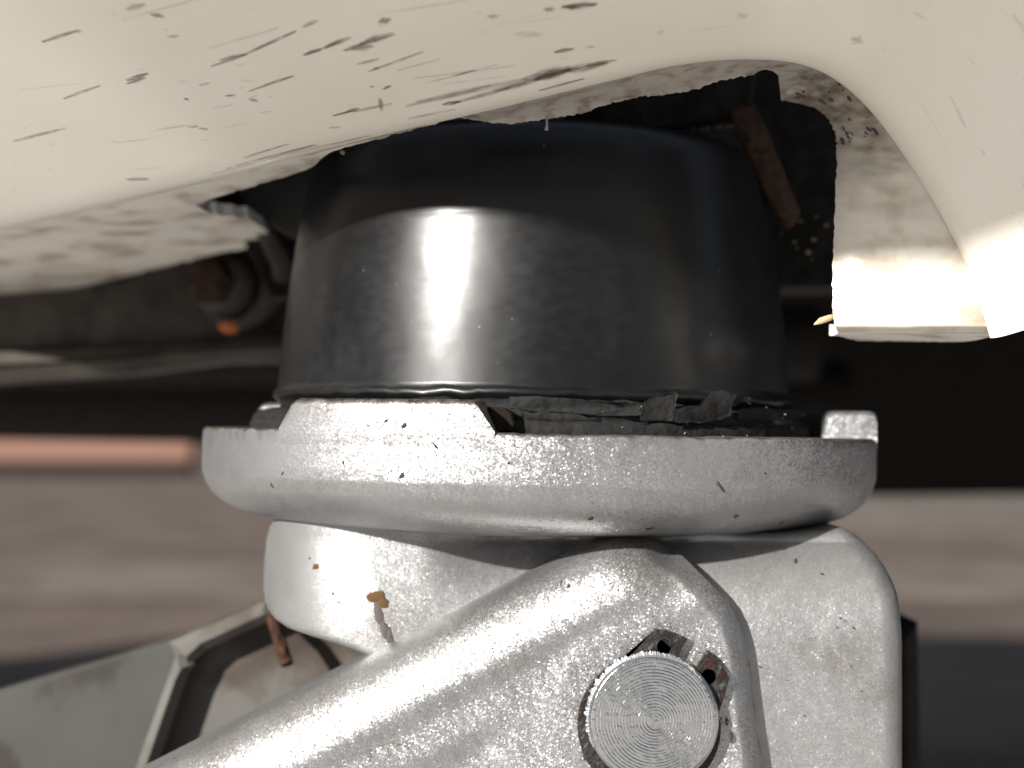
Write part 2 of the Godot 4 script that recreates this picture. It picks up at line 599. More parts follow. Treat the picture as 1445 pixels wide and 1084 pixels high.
func build_saddle() -> void:
	var at := Vector3(0, EY, 0)
	var prof := [Vector2(0.01, -7.5), Vector2(50.5, -7.5), Vector2(51.8, -7.0), Vector2(52.0, -6.0), Vector2(52.0, -1.2), Vector2(52.3, -0.75), Vector2(52.8, -0.6), Vector2(59.9, -0.6), Vector2(60.35, -0.75), Vector2(60.65, -1.2), Vector2(60.75, -3.0), Vector2(60.8, -6.0), Vector2(60.75, -8.0), Vector2(60.6, -8.5), Vector2(60.0, -10.2), Vector2(59.0, -11.7), Vector2(57.4, -13.2), Vector2(55.4, -14.4), Vector2(53.0, -15.3), Vector2(50.0, -16.0), Vector2(46.8, -16.35), Vector2(45.8, -16.5), Vector2(45.0, -16.7), Vector2(0.01, -16.7)]
	var w := func(a: float, j: int, p: Vector2) -> Vector2:
		if j >= 7 and j <= 21:
			p.x += n1.get_noise_2d(a * 0.6, j * 2.0) * (0.16 if j > 12 else 0.03)
		if j >= 4 and j <= 9:
			p.y += minf(0.1, n1.get_noise_2d(a * 5.0, 30.0) * 0.3) + n2.get_noise_2d(a * 14.0, 3.0) * 0.12
		return p
	var paint := func(a: float, j: int, p: Vector2) -> Color:
		var d := 0.0
		if j >= 3 and j <= 9:
			d = clampf(0.35 + n2.get_noise_2d(a * 7.0, j * 6.0) * 1.5, 0.0, 1.0) * (0.85 if j < 9 else 0.4)
		return Color(1, 1, 1).lerp(Color(0.28, 0.2, 0.15), d)
	var s := lathe("saddle", jack, M.silver, prof, at, TILT, 300, -180, 180, w, paint)
	# three teeth on the rim
	for a0 in [-43.0, 76.0, 212.0]:
		var a1: float = a0 + 36.0
		var v := PackedVector3Array()
		var col := PackedColorArray()
		var tp := [Vector2(51.2, -1.4), Vector2(51.3, 3.2), Vector2(51.8, 4.0), Vector2(53.4, 4.3), Vector2(59.4, 4.3), Vector2(60.3, 4.05), Vector2(60.75, 3.2), Vector2(60.82, -0.4), Vector2(60.86, -1.6), Vector2(60.6, -4.2)]
		var n := 48
		for i in n + 1:
			for j in tp.size():
				var q: Vector2 = tp[j]
				var up := clampf((q.y + 1.0) / 5.0, 0, 1)
				var u := float(i) / n
				var fall := 0.0
				if i == 0 or i == n:
					if q.y > 2.0: fall = 0.75
				var a: float = lerp(a0 + up * up * 2.8, a1 - up * up * 2.4, clampf(u, 0.006, 0.994) if fall > 0.0 else u)
				var yy := q.y - fall
				if q.y > 2.0: yy += n1.get_noise_1d(a * 5.0) * 0.14
				v.append(saddle_xyz(a, q.x, yy))
				var dd := 0.0
				if j >= 4 and j <= 6: dd = clampf(0.55 + n2.get_noise_2d(a * 6.0, j * 5.0), 0, 0.95) * (1.0 if j < 6 else 0.35)
				elif j >= 1 and j <= 3: dd = 0.6
				if a0 > 0.0: dd *= 0.3
				col.append(Color(1, 1, 1).lerp(Color(0.25, 0.18, 0.13), dd))
		var t := PackedInt32Array()
		var m := tp.size()
		for i in n:
			for j in m - 1:
				var b := i * m + j
				t.append_array([b, b + m + 1, b + 1, b, b + m, b + m + 1])
		var side := v.size()
		for e in [0, n]:
			var st := v.size()
			for j in m:
				v.append(v[e * m + j])
				col.append(Color(1, 1, 1))
			for j in range(1, m - 1):
				if e == 0: t.append_array([st, st + j, st + j + 1])
				else: t.append_array([st, st + j + 1, st + j])
		# winding of this strip is turned round for the outside
		for i in range(0, t.size(), 3):
			var x := t[i + 1]
			t[i + 1] = t[i + 2]
			t[i + 2] = x
		commit("saddle_tooth", jack, M.silver, v, t, PackedVector2Array(), col)
	# specks of dirt and chips on the saddle's wall
	for q in [[-20.2, 60.85, 0.3, 0.75, 0.5], [-20.4, 60.8, -7.2, 0.8, 0.5], [-45.0, 60.2, -9.6, 0.35, 0.8], [-42.0, 60.75, -7.5, 0.6, 0.25], [7.0, 57.6, -13.0, 0.7, 0.6], [17.5, 54.8, -14.6, 1.1, 0.5], [26.0, 60.85, -8.0, 0.25, 1.2], [43.0, 56.0, -14.0, 0.7, 0.4], [-23.0, 60.85, 1.0, 0.5, 0.2], [-15.5, 60.85, -2.6, 0.2, 0.8], [34.0, 60.8, -6.0, 0.3, 0.3], [-5.0, 60.85, -5.0, 0.25, 0.25], [31.0, 58.0, -12.9, 0.4, 0.2], [-30.0, 60.85, -5.5, 0.2, 0.4]]:
		var p: Vector3 = saddle_xyz(q[0], q[1], q[2])
		var nn := (saddle_xyz(q[0], 61, q[2]) - saddle_xyz(q[0], 60, q[2])).normalized()
		if q[2] < -8.5: nn = (nn + Vector3(0, -0.55 - (60.6 - q[1]) * 0.12, 0)).normalized()
		lump("dirt_speck", s, M.dirt, p, nn, Vector3(0.8, 0.6, 0), q[3], q[4], 0.12)

# front of the saddle mount: curves away on the boss at the left and under the saddle at the top
func mount_front(x: float, y: float, xl: float) -> float:
	var t := clampf((x - xl) / 0.024, 0.0, 1.0)
	var zf := (10.0 + 31.0 * sqrt(1.0 - pow(1.0 - t, 2.2))) * K
	var low := clampf((EY - 0.018 - y) / 0.016, 0.0, 1.0)
	zf -= 0.009 * pow(1.0 - low, 2.2) * (1.0 - 0.8 * smoothstep(0.0, -0.02, x))
	zf += 0.0058 * smoothstep(-0.005, 0.028, x)
	zf += 0.0002 * n1.get_noise_2d(x * 900.0, y * 900.0)
	return zf

# a point on that front, as seen at (px, py)
func on_mount(px: float, py: float) -> Vector3:
	var z := 40.0
	for k in 6:
		var p := P(px, py, z)
		z = mount_front(p.x, p.y, P2(355, 0, 26).x) / K
	return P(px, py, z)

func build_head() -> void:
	var out := PackedVector2Array()
	for q in [[600, 722], [430, 724], [392, 730], [374, 745], [362, 772], [356, 805], [355, 832], [362, 852], [378, 868], [400, 878], [425, 884], [470, 892], [505, 901], [530, 911], [548, 922], [600, 985], [630, 1100], [640, 1400], [1262, 1400], [1262, 1000], [1261, 850], [1256, 822], [1246, 795], [1229, 770], [1207, 751], [1188, 745], [1160, 749], [1050, 752], [900, 735]]:
		out.append(P2(q[0], q[1], 26 if q[0] < 900 else 38))
	out = smooth_line(out, 2, true)
	var xl := P2(355, 0, 26).x
	var f := func(p: Vector3) -> float:
		var xy := Vector2(p.x, p.y)
		var d := poly_dist(xy, out, true)
		if not Geometry2D.is_point_in_polygon(xy, out): d = -d
		var zf := mount_front(p.x, p.y, xl)
		var r := lerpf(0.0012, 0.0042, smoothstep(0.03, 0.06, p.x))
		var q := Vector2(maxf(r - d, 0.0), maxf(p.z - (zf - r), 0.0))
		var inner := maxf(r - d, p.z - (zf - r))
		return maxf(minf(inner, 0.0) + q.length() - r, -0.012 - p.z)
	nets("saddle_mount", jack, M.cast, f, Vector3(xl - 0.003, EY - 0.066, -0.014), Vector3(0.0625, EY - 0.011, 0.0505), 0.00088)

func build_arm() -> void:
	var top := PackedVector2Array()
	for q in [[60, 1163], [215, 1083], [380, 999], [540, 917], [700, 834], [800, 783], [832, 768], [856, 760], [885, 757], [915, 761], [945, 771]]:
		top.append(P2(q[0], q[1], 44))
	var right := PackedVector2Array()
	for q in [[945, 771], [972, 786], [996, 811], [1020, 836], [1042, 866], [1056, 908], [1063, 960], [1070, 1015], [1080, 1090], [1100, 1300]]:
		right.append(P2(q[0], q[1], 49))
	top = smooth_line(top, 3, false)
	right = smooth_line(right, 3, false)
	var out := top.duplicate()
	for i in range(1, right.size()): out.append(right[i])
	out.append(P2(60, 1600, 46))
	var boss := P2(922, 1016, 50)
	var f := func(p: Vector3) -> float:
		var xy := Vector2(p.x, p.y)
		var ins := Geometry2D.is_point_in_polygon(xy, out)
		var dt := poly_dist(xy, top, false)
		var dr := poly_dist(xy, right, false)
		var d := minf(dt, dr)
		var k := 1.0 if ins else -1.0
		var r := 0.0102
		var web := smoothstep(0.0086, 0.0128, dt) * smoothstep(0.001, 0.006, dr)
		var zt := 0.0525 - 0.0007 * web
		zt += 0.0003 * smoothstep(0.019, 0.0145, xy.distance_to(boss)) * web
		zt -= 0.0009 * smoothstep(0.016, 0.021, dt) * smoothstep(0.02, 0.03, xy.distance_to(boss))
		zt -= 0.0042 * pow(clampf(1.0 - dr / 0.0036, 0.0, 1.0), 1.25)
		var top_part := Vector2(maxf(r - dt * k, 0.0), maxf(p.z - (zt - r), 0.0)).length() - r + minf(maxf(r - dt * k, p.z - (zt - r)), 0.0)
		var r2 := 0.0009
		var side := Vector2(maxf(r2 - dr * k, 0.0), maxf(p.z - (zt - r2), 0.0)).length() - r2 + minf(maxf(r2 - dr * k, p.z - (zt - r2)), 0.0)
		var dd := (-d if ins else d)
		var v := maxf(top_part, dd)
		if ins: v = maxf(v, side)
		else: v = maxf(v, dd)
		# the bore for the pin
		return maxf(v, 0.033 - p.z)
	nets("lift_arm", jack, M.silver, f, Vector3(-0.082, EY - 0.066, 0.030), Vector3(0.048, EY - 0.0105, 0.0545), 0.00082)

# height of the turned face: rings of the lathe tool, worn away in places, with small dents
func turned(r: float, s: float) -> float:
	var x := cos(s) * r
	var y := sin(s) * r
	var worn := clampf(0.75 + 1.1 * n1.get_noise_2d(x * 5.0 + 40.0, y * 5.0), 0.3, 1.0)
	var ring := sin(r * TAU / 0.46 + 0.7 * n2.get_noise_1d(r * 14.0)) * smoothstep(0.5, 1.6, r)
	return 0.042 * worn * ring + 0.03 * n2.get_noise_2d(x * 16.0, y * 16.0) * (1.2 - worn) + 0.05 * n1.get_noise_2d(x * 2.0, y * 2.0 + 90.0)

func build_pin() -> void:
	var c := P(922, 1016, 55)
	var rr := 0.0
	var prof := []
	# turned face: fine rings, from the centre out; then the chamfer and the side (axis towards the camera)
	var n := 86
	for i in n + 1:
		var r := 9.15 * i / n
		var h := 0.0
		prof.append(Vector2(maxf(r, 0.005), h))
	prof.append(Vector2(9.4, -0.05))
	prof.append(Vector2(9.85, -0.5))
	prof.append(Vector2(9.95, -0.75))
	prof.append(Vector2(9.95, -7.0))
	var v := PackedVector3Array()
	var m := 180
	var x := Vector3(1, 0, 0)
	var z := Vector3(-0.03, 0.02, 1).normalized()
	x = (x - z * x.dot(z)).normalized()
	var y := z.cross(x)
	for i in m + 1:
		var s := TAU * i / m
		for j in prof.size():
			var q: Vector2 = prof[j]
			var off := Vector2(0.35, -0.2) * (1.0 - q.x / 9.15) if q.x < 9.15 else Vector2.ZERO
			var wob := 1.0 + 0.006 * sin(s * 3.0 + q.x)
			v.append(c + (x * (cos(s) * q.x * wob + off.x) + y * (sin(s) * q.x * wob + off.y) + z * (q.y + (turned(q.x, s) if j < n else 0.0))) * K)
	var t := grid_tris(m + 1, prof.size())
	var pin := commit("pivot_pin", jack, M.pin, v, t)
	# burr of raised metal round the upper left edge
	v = PackedVector3Array()
	var mm := 150
	for i in mm + 1:
		var a := deg_to_rad(lerpf(62.0, 205.0, float(i) / mm))
		var fade := sin(PI * i / mm)
		var w := (0.15 + 1.2 * absf(n2.get_noise_1d(i * 2.2)) + 0.12 * rng.randf()) * pow(fade, 0.4)
		for q in [[9.45, 0.06], [9.75, 0.16 + 0.12 * rng.randf()], [9.9 + 0.8 * w, 0.02 - 0.2 * rng.randf()], [9.9 + 0.5 * w, -0.5]]:
			v.append(c + (x * cos(a) * q[0] + y * sin(a) * q[0] + z * (q[1] - 0.12)) * K)
	commit("burr", pin, M.burr, v, grid_tris(mm + 1, 4), PackedVector2Array(), PackedColorArray(), PackedVector3Array(), true)
	# snap ring: a band round the pin with two eared ends and their holes
	var poly := PackedVector2Array()
	var cc := Vector2(922, 1016)
	for q in [[884, 936], [891, 924], [906, 905], [924, 889], [940, 890], [956, 895], [970, 902], [963, 915], [957, 928], [950, 932]]:
		poly.append(Vector2(q[0], q[1]))
	for i in 49:
		var a := deg_to_rad(lerpf(-72.0, -392.0, i / 48.0)) # inner edge, round the left and below
		poly.append(cc + Vector2(cos(a), sin(a)) * 84.0)
	for q in [[980, 946], [990, 930], [998, 918], [1010, 928], [1021, 942], [1029, 957], [1024, 978], [1014, 1003], [1012, 1012]]:
		poly.append(Vector2(q[0], q[1]))
	for i in 45:
		var a := deg_to_rad(lerpf(2.0, 244.0, i / 44.0))
		var w := 95.0 + 16.0 * sin(PI * clampf(i / 44.0, 0, 1))
		poly.append(cc + Vector2(cos(a), sin(a)) * w)
	var wp := PackedVector2Array()
	for p in poly: wp.append(P2(p.x, p.y, 53.6))
	# holes are cut by splitting the ears: keyhole slits joined to the outline
	for hole in [[937, 913, 970, 902], [1000, 955, 1029, 957]]:
		var hc := P2(hole[0], hole[1], 53.6)
		var at := P2(hole[2], hole[3], 53.6)
		var best := 0
		for i in wp.size():
			if wp[i].distance_to(at) < wp[best].distance_to(at): best = i
		var anchor := wp[best]
		var dir := (anchor - hc).normalized()
		var a0 := dir.angle()
		var ring := PackedVector2Array()
		var cw := Geometry2D.is_polygon_clockwise(wp)
		for k in 25:
			var a := a0 + (1.0 if cw else -1.0) * (0.02 + (TAU - 0.04) * k / 24.0)
			ring.append(hc + Vector2(cos(a), sin(a) * 1.08) * 0.00108)
		var side := Vector2(-dir.y, dir.x) * 0.000012 * (1.0 if cw else -1.0)
		var joined := PackedVector2Array()
		for i in wp.size():
			if i == best:
				joined.append(anchor - side)
				for q in ring: joined.append(q)
				joined.append(anchor + side)
			else:
				joined.append(wp[i])
		wp = joined
	plate_at("snap_ring", jack, M.clip, wp, 0.0536, 0.0015, 0.0)
	# dark lumps of old grease beside the pin
	for q in [[828, 1062, 7, 12], [835, 1075, 6, 7], [1026, 1020, 2, 6], [1032, 1040, 2, 9]]:
		lump("grease", jack, M.dirt, P(q[0], q[1], 52.6), Vector3(0, 0, 1), Vector3(1, 0, 0), q[2] * 0.11, q[3] * 0.11, 0.5)

func build_frame() -> void:
	# bracket of the jack's rear arm, behind and to the left
	plate("bracket_plate", jack, M.frame, [Vector2(230, 925), Vector2(400, 866), Vector2(640, 880), Vector2(640, 1160), Vector2(120, 1160)], -12, 4, 0.4)
	plate("bracket_flange", jack, M.frame, [Vector2(236, 908), Vector2(262, 897), Vector2(372, 850), Vector2(400, 868), Vector2(290, 918), Vector2(264, 942), Vector2(246, 930)], -5, 12, 1.6)
	plate("bracket_rib", jack, M.frame, [Vector2(246, 926), Vector2(272, 938), Vector2(258, 965), Vector2(205, 1120), Vector2(176, 1120), Vector2(228, 975)], -5, 12, 1.6)
	plate("bracket_cheek", jack, M.frame_dark, [Vector2(-120, 1010), Vector2(60, 957), Vector2(180, 922), Vector2(256, 899), Vector2(254, 935), Vector2(234, 985), Vector2(182, 1130), Vector2(-120, 1130)], -6.5, 8, 0.8)
	tube("roll_pin", jack, M.rust_pin, [P(384, 872, -6), P(390, 890, -3), P(405, 938, 0)], [1.15, 1.2, 1.25], 12)
	# the rest of the jack below the picture: arm, side plates, wheels
	plate("lower_arm", jack, M.cast, [Vector2(80, 1170), Vector2(560, 1110), Vector2(900, 1400), Vector2(-2200, 2560), Vector2(-2280, 2420)], 46, 10, 1.0)
	plate("lower_mount", jack, M.cast, [Vector2(660, 1150), Vector2(1240, 1150), Vector2(1150, 1500), Vector2(760, 1500)], 20, 30, 2.0)
	plate("side_plate", jack, M.cast, [Vector2(-2700, 2380), Vector2(-2000, 2280), Vector2(1500, 2620), Vector2(1600, 2720), Vector2(-2700, 2720)], 58, 5, 1.0)
	plate("side_plate", jack, M.cast, [Vector2(-2700, 2380), Vector2(-2000, 2280), Vector2(1500, 2620), Vector2(1600, 2720), Vector2(-2700, 2720)], -40, 5, 1.0)
	for px in [-2400.0, 1300.0]:
		for z in [40.0, -60.0]:
			var c := P(px, 2600, z)
			c.y = 0.03
			tube("jack_wheel", jack, M.under, [c, c + Vector3(0, 0, 0.02)], [30, 30], 32, 1.0, Vector3(0, 1, 0))
	plate("release_housing", jack, M.under, [Vector2(1248, 886), Vector2(1300, 880), Vector2(1305, 1200), Vector2(1248, 1200)], -30, 30, 3.0)

func build_jack_dirt() -> void:
	var mount: Node = jack.get_node("saddle_mount")
	# rust run and scrape on the boss, small specks on the castings
	for q in [[526, 843, 32, 16, 8, "rust_mark"], [537, 850, 32, 9, 12, "rust_mark"], [533, 868, 32, 7, 20, "grime"], [541, 888, 33, 7, 18, "grime"], [447, 800, 30, 7, 5, "rust_mark"], [548, 897, 34, 7, 14, "grime"], [437, 788, 34, 2, 2, "rust_mark"], [470, 838, 34, 2, 3, "grime"], [478, 850, 34, 2, 2, "grime"]]:
		lump("rust_mark", mount, M[q[5]], on_mount(q[0], q[1]), Vector3(-0.25, 0.0, 1).normalized(), Vector3(1, 0.2, 0), q[3] * 0.13, q[4] * 0.13, 0.16)
	for q in [[792, 822, 51.5, 1.2, 4.0], [1122, 792, 43, 1.5, 4.5], [1160, 810, 43, 3.0, 1.4], [1185, 872, 44, 1.3, 1.6], [1192, 876, 44, 1.0, 1.0], [1204, 886, 44, 1.2, 2.0], [1072, 941, 44, 1.8, 1.6], [1180, 885, 44, 1.0, 1.2], [1200, 940, 44, 1.4, 0.8], [1135, 1010, 44, 1.0, 1.3], [1110, 960, 44, 0.9, 0.9], [1215, 975, 44, 0.9, 1.2], [1150, 900, 44, 0.8, 0.8]]:
		lump("dirt_speck", mount, M.dirt, on_mount(q[0], q[1]) if q[2] < 50 else P(q[0], q[1], q[2]), Vector3(0, 0.1, 1).normalized(), Vector3(1, -0.3, 0), q[3] * 0.11, q[4] * 0.11, 0.5)

# ---------------------------------------------------------------- the rubber pad

func build_pad() -> void:
	var at := Vector3(-0.0012, EY, 0)
	# colour and roughness wrapped round the pad: hazy dust, wipe marks, white specks
	var w := 1536
	var h := 320
	var rd := PackedByteArray()
	var cd := PackedByteArray()
	rd.resize(w * h)
	cd.resize(w * h * 3)
	var na := FastNoiseLite.new()
	na.seed = 5
	na.frequency = 0.009
	na.fractal_octaves = 5
	var nb := FastNoiseLite.new()
	nb.seed = 9
	nb.frequency = 0.03
	nb.fractal_octaves = 3
	for y in h:
		for x in w:
			var haze := na.get_noise_2d(x + 30.0 * nb.get_noise_2d(x * 0.3, y * 0.5), y * 1.5) * 0.5 + 0.5
			var streak := nb.get_noise_2d(x * 1.6 + y * 0.5, y * 5.0)
			var dust := clampf(haze * 1.4 - 0.3 + streak * 0.16, 0.0, 1.0)
			rd[y * w + x] = clampi(int(255.0 * (0.36 + 0.10 * dust + 0.05 * streak)), 0, 255)
			var c := 0.0022 + 0.006 * dust * dust
			var cc := Color(c, c * 1.05, c * 1.14).linear_to_srgb()
			cd[(y * w + x) * 3] = int(cc.r * 255)
			cd[(y * w + x) * 3 + 1] = int(cc.g * 255)
			cd[(y * w + x) * 3 + 2] = int(cc.b * 255)
	var ci := Image.create_from_data(w, h, false, Image.FORMAT_RGB8, cd)
	for i in 130:
		var x := rng.randi_range(0, w - 3)
		var y := int(h * (1.0 - pow(rng.randf(), 1.8)))
		var b := 0.15 + 0.35 * rng.randf()
		ci.set_pixel(x, clampi(y, 0, h - 1), Color(b, b, b * 0.95))
		if rng.randf() < 0.3: ci.set_pixel(mini(x + 1, w - 1), clampi(y, 0, h - 1), Color(b, b, b) * 0.8)
	var m: StandardMaterial3D = M.rubber
	m.albedo_color = Color.WHITE
	m.albedo_texture = ImageTexture.create_from_image(ci)
	m.roughness = 1.0
	m.roughness_texture = ImageTexture.create_from_image(Image.create_from_data(w, h, false, Image.FORMAT_L8, rd))
	m.roughness_texture_channel = BaseMaterial3D.TEXTURE_CHANNEL_RED
	var keys := [Vector2(0.01, 50.6), Vector2(30, 50.6), Vector2(36.5, 50.4), Vector2(39.0, 49.6), Vector2(40.4, 48.0), Vector2(41.0, 46.0), Vector2(41.7, 42.6), Vector2(42.6, 38.0), Vector2(43.15, 35.2), Vector2(43.2, 34.6), Vector2(43.3, 34.2), Vector2(43.42, 33.5), Vector2(44.5, 26.0), Vector2(45.4, 18.0), Vector2(46.1, 11.0), Vector2(46.5, 7.4), Vector2(46.55, 6.8), Vector2(46.9, 6.5), Vector2(47.25, 6.0), Vector2(47.2, 5.3), Vector2(46.5, 4.9), Vector2(46.0, 4.0), Vector2(46.0, 0.0)]
	# even spacing of rows over the wall, so that the texture lies evenly
	var prof := []
	for i in keys.size() - 1:
		var k := maxi(1, int(keys[i].distance_to(keys[i + 1]) / 2.0))
		for s in k: prof.append(keys[i].lerp(keys[i + 1], float(s) / k))
	prof.append(keys[-1])
	var wv := func(a: float, j: int, p: Vector2) -> Vector2:
		if p.x < 38.0: return p
		p.x += 0.15 * sin(PI * clampf((p.y - 6.0) / 40.0, 0.0, 1.0))
		p.x += n1.get_noise_2d(a * 0.5, p.y * 0.6) * 0.18
		if absf(p.y - 34.3) < 3.0: p.y += n1.get_noise_1d(a * 0.4) * 0.5
		if p.y < 6.7 and p.y > 4.5:
			p.y += n1.get_noise_2d(a * 2.0, 7.0) * 0.5 - 0.3 * smoothstep(0.0, 40.0, a)
			p.x += n2.get_noise_2d(a * 5.0, 2.0) * 0.15
		return p
	lathe("pad_body", pad, M.rubber, prof, at, TILT, 260, -180, 180, wv)
	# the ragged base flange that sits inside the saddle's teeth, split along its edge
	var fl := [Vector2(40, 4.9), Vector2(46.5, 4.8), Vector2(48.6, 4.6), Vector2(49.8, 4.2), Vector2(50.5, 3.4), Vector2(50.7, 2.4), Vector2(50.6, 1.7), Vector2(50.2, 1.45), Vector2(50.9, 1.2), Vector2(51.25, 0.4), Vector2(51.3, -1.2), Vector2(51.0, -2.4), Vector2(50.3, -3.2), Vector2(40, -7.4)]
	var wf := func(a: float, j: int, p: Vector2) -> Vector2:
		if j >= 1 and j <= 6:
			p.y += n1.get_noise_2d(a * 3.0, 50.0) * 0.5 - 1.7 * smoothstep(15.0, 60.0, absf(a)) * (1.0 if j < 5 else 0.5)
			p.x += n2.get_noise_2d(a * 7.0, j * 9.0) * 0.45
			p.x -= 1.6 * smoothstep(56.0, 70.0, a)
		elif j >= 7 and j <= 12:
			p.x -= 1.0 * smoothstep(56.0, 70.0, a)
			p.y += n1.get_noise_2d(a * 2.0, 80.0) * 0.35
			p.x += n2.get_noise_2d(a * 5.0, j * 7.0) * 0.22
		return p
	lathe("base_flange", pad, M.torn, fl, at, TILT, 420, -180, 180, wf)
	# torn flaps of rubber standing up from the flange
	for q in [[[Vector2(902, 594), Vector2(903, 578), Vector2(906, 570), Vector2(913, 563), Vector2(924, 560), Vector2(936, 553), Vector2(948, 551), Vector2(957, 557), Vector2(954, 572), Vector2(950, 594)], 50.9],
			[[Vector2(948, 596), Vector2(952, 578), Vector2(968, 573), Vector2(986, 572), Vector2(998, 558), Vector2(1008, 550), Vector2(1020, 550), Vector2(1030, 555), Vector2(1041, 558), Vector2(1035, 566), Vector2(1031, 588), Vector2(1008, 593), Vector2(990, 597)], 51.5],
			[[Vector2(1026, 574), Vector2(1036, 563), Vector2(1048, 558), Vector2(1058, 561), Vector2(1059, 571), Vector2(1048, 567), Vector2(1038, 574)], 50.6],
			[[Vector2(1040, 592), Vector2(1044, 577), Vector2(1068, 574), Vector2(1096, 577), Vector2(1124, 579), Vector2(1138, 586), Vector2(1120, 594), Vector2(1080, 593)], 50.3],
			[[Vector2(716, 574), Vector2(720, 560), Vector2(760, 559), Vector2(820, 564), Vector2(870, 568), Vector2(905, 570), Vector2(905, 586), Vector2(860, 588), Vector2(800, 582), Vector2(750, 581)], 50.9]]:
		shard("torn_flap", pad, M.torn, jag(q[0], 1.6, 4.0), q[1], 0.3)
	# crumbs of rubber and dust along the seam
	for i in 16:
		var a := rng.randf_range(-6.0, 55.0)
		var p := saddle_xyz(a, rng.randf_range(50.4, 51.2), rng.randf_range(-0.5, 4.5))
		lump("crumb", pad, M.dust if rng.randf() < 0.55 else M.torn, p, Vector3(sin(deg_to_rad(a)), 0.2, cos(deg_to_rad(a))).normalized(), Vector3(rng.randf(), rng.randf(), 0), 0.08 + 0.14 * rng.randf(), 0.05 + 0.06 * rng.randf(), 0.08)
	lump("crumb", pad, M.tan_dirt, P(483, 215, 30), Vector3(-0.6, 0, 0.8), Vector3(0.3, 1, 0), 0.35, 0.55, 0.4)

func build_metal_stub() -> void:
	# a dark rusty shim wedged beside the front tooth
	plate("metal_shim", jack, M.shim, [Vector2(689, 574), Vector2(714, 575), Vector2(722, 584), Vector2(727, 598), Vector2(724, 610), Vector2(699, 610)], 53.5, 4.0, 0.3)

# ---------------------------------------------------------------- the car

var lip := []

func lip_points() -> Array:
	var raw := [[-260, 384, -60], [-150, 358, -37], [0, 322, -7], [180, 278, 22], [310, 246, 40], [430, 213, 50], [560, 181, 57], [690, 151, 61], [780, 129, 63], [870, 107, 64], [935, 91, 65], [1000, 81, 65], [1060, 78, 64], [1120, 82, 62], [1165, 96, 60], [1200, 119, 58], [1235, 153, 57], [1264, 190, 56], [1305, 250, 55], [1345, 320, 54], [1380, 395, 53], [1405, 478, 52]]
	var c := Curve3D.new()
	c.bake_interval = 0.0012
	for i in raw.size():
		var p := P(raw[i][0], raw[i][1], raw[i][2])
		var a := P(raw[maxi(i - 1, 0)][0], raw[maxi(i - 1, 0)][1], raw[maxi(i - 1, 0)][2])
		var b := P(raw[mini(i + 1, raw.size() - 1)][0], raw[mini(i + 1, raw.size() - 1)][1], raw[mini(i + 1, raw.size() - 1)][2])
		var tan := (b - a).normalized()
		c.add_point(p, -tan * p.distance_to(a) / 3.0, tan * p.distance_to(b) / 3.0)
	return Array(c.get_baked_points())

func lip_depth(px: float) -> float:
	var best: Vector3 = lip[0]
	for p in lip:
		if absf(px_of(p).x - px) < absf(px_of(best).x - px): best = p
	return best.z / K

func px_of(p: Vector3) -> Vector2:
	var d := EZ - p.z
	return Vector2(722.5 + F * (p.x - EX) / d, 607.0 - F * (p.y - EY) / d)

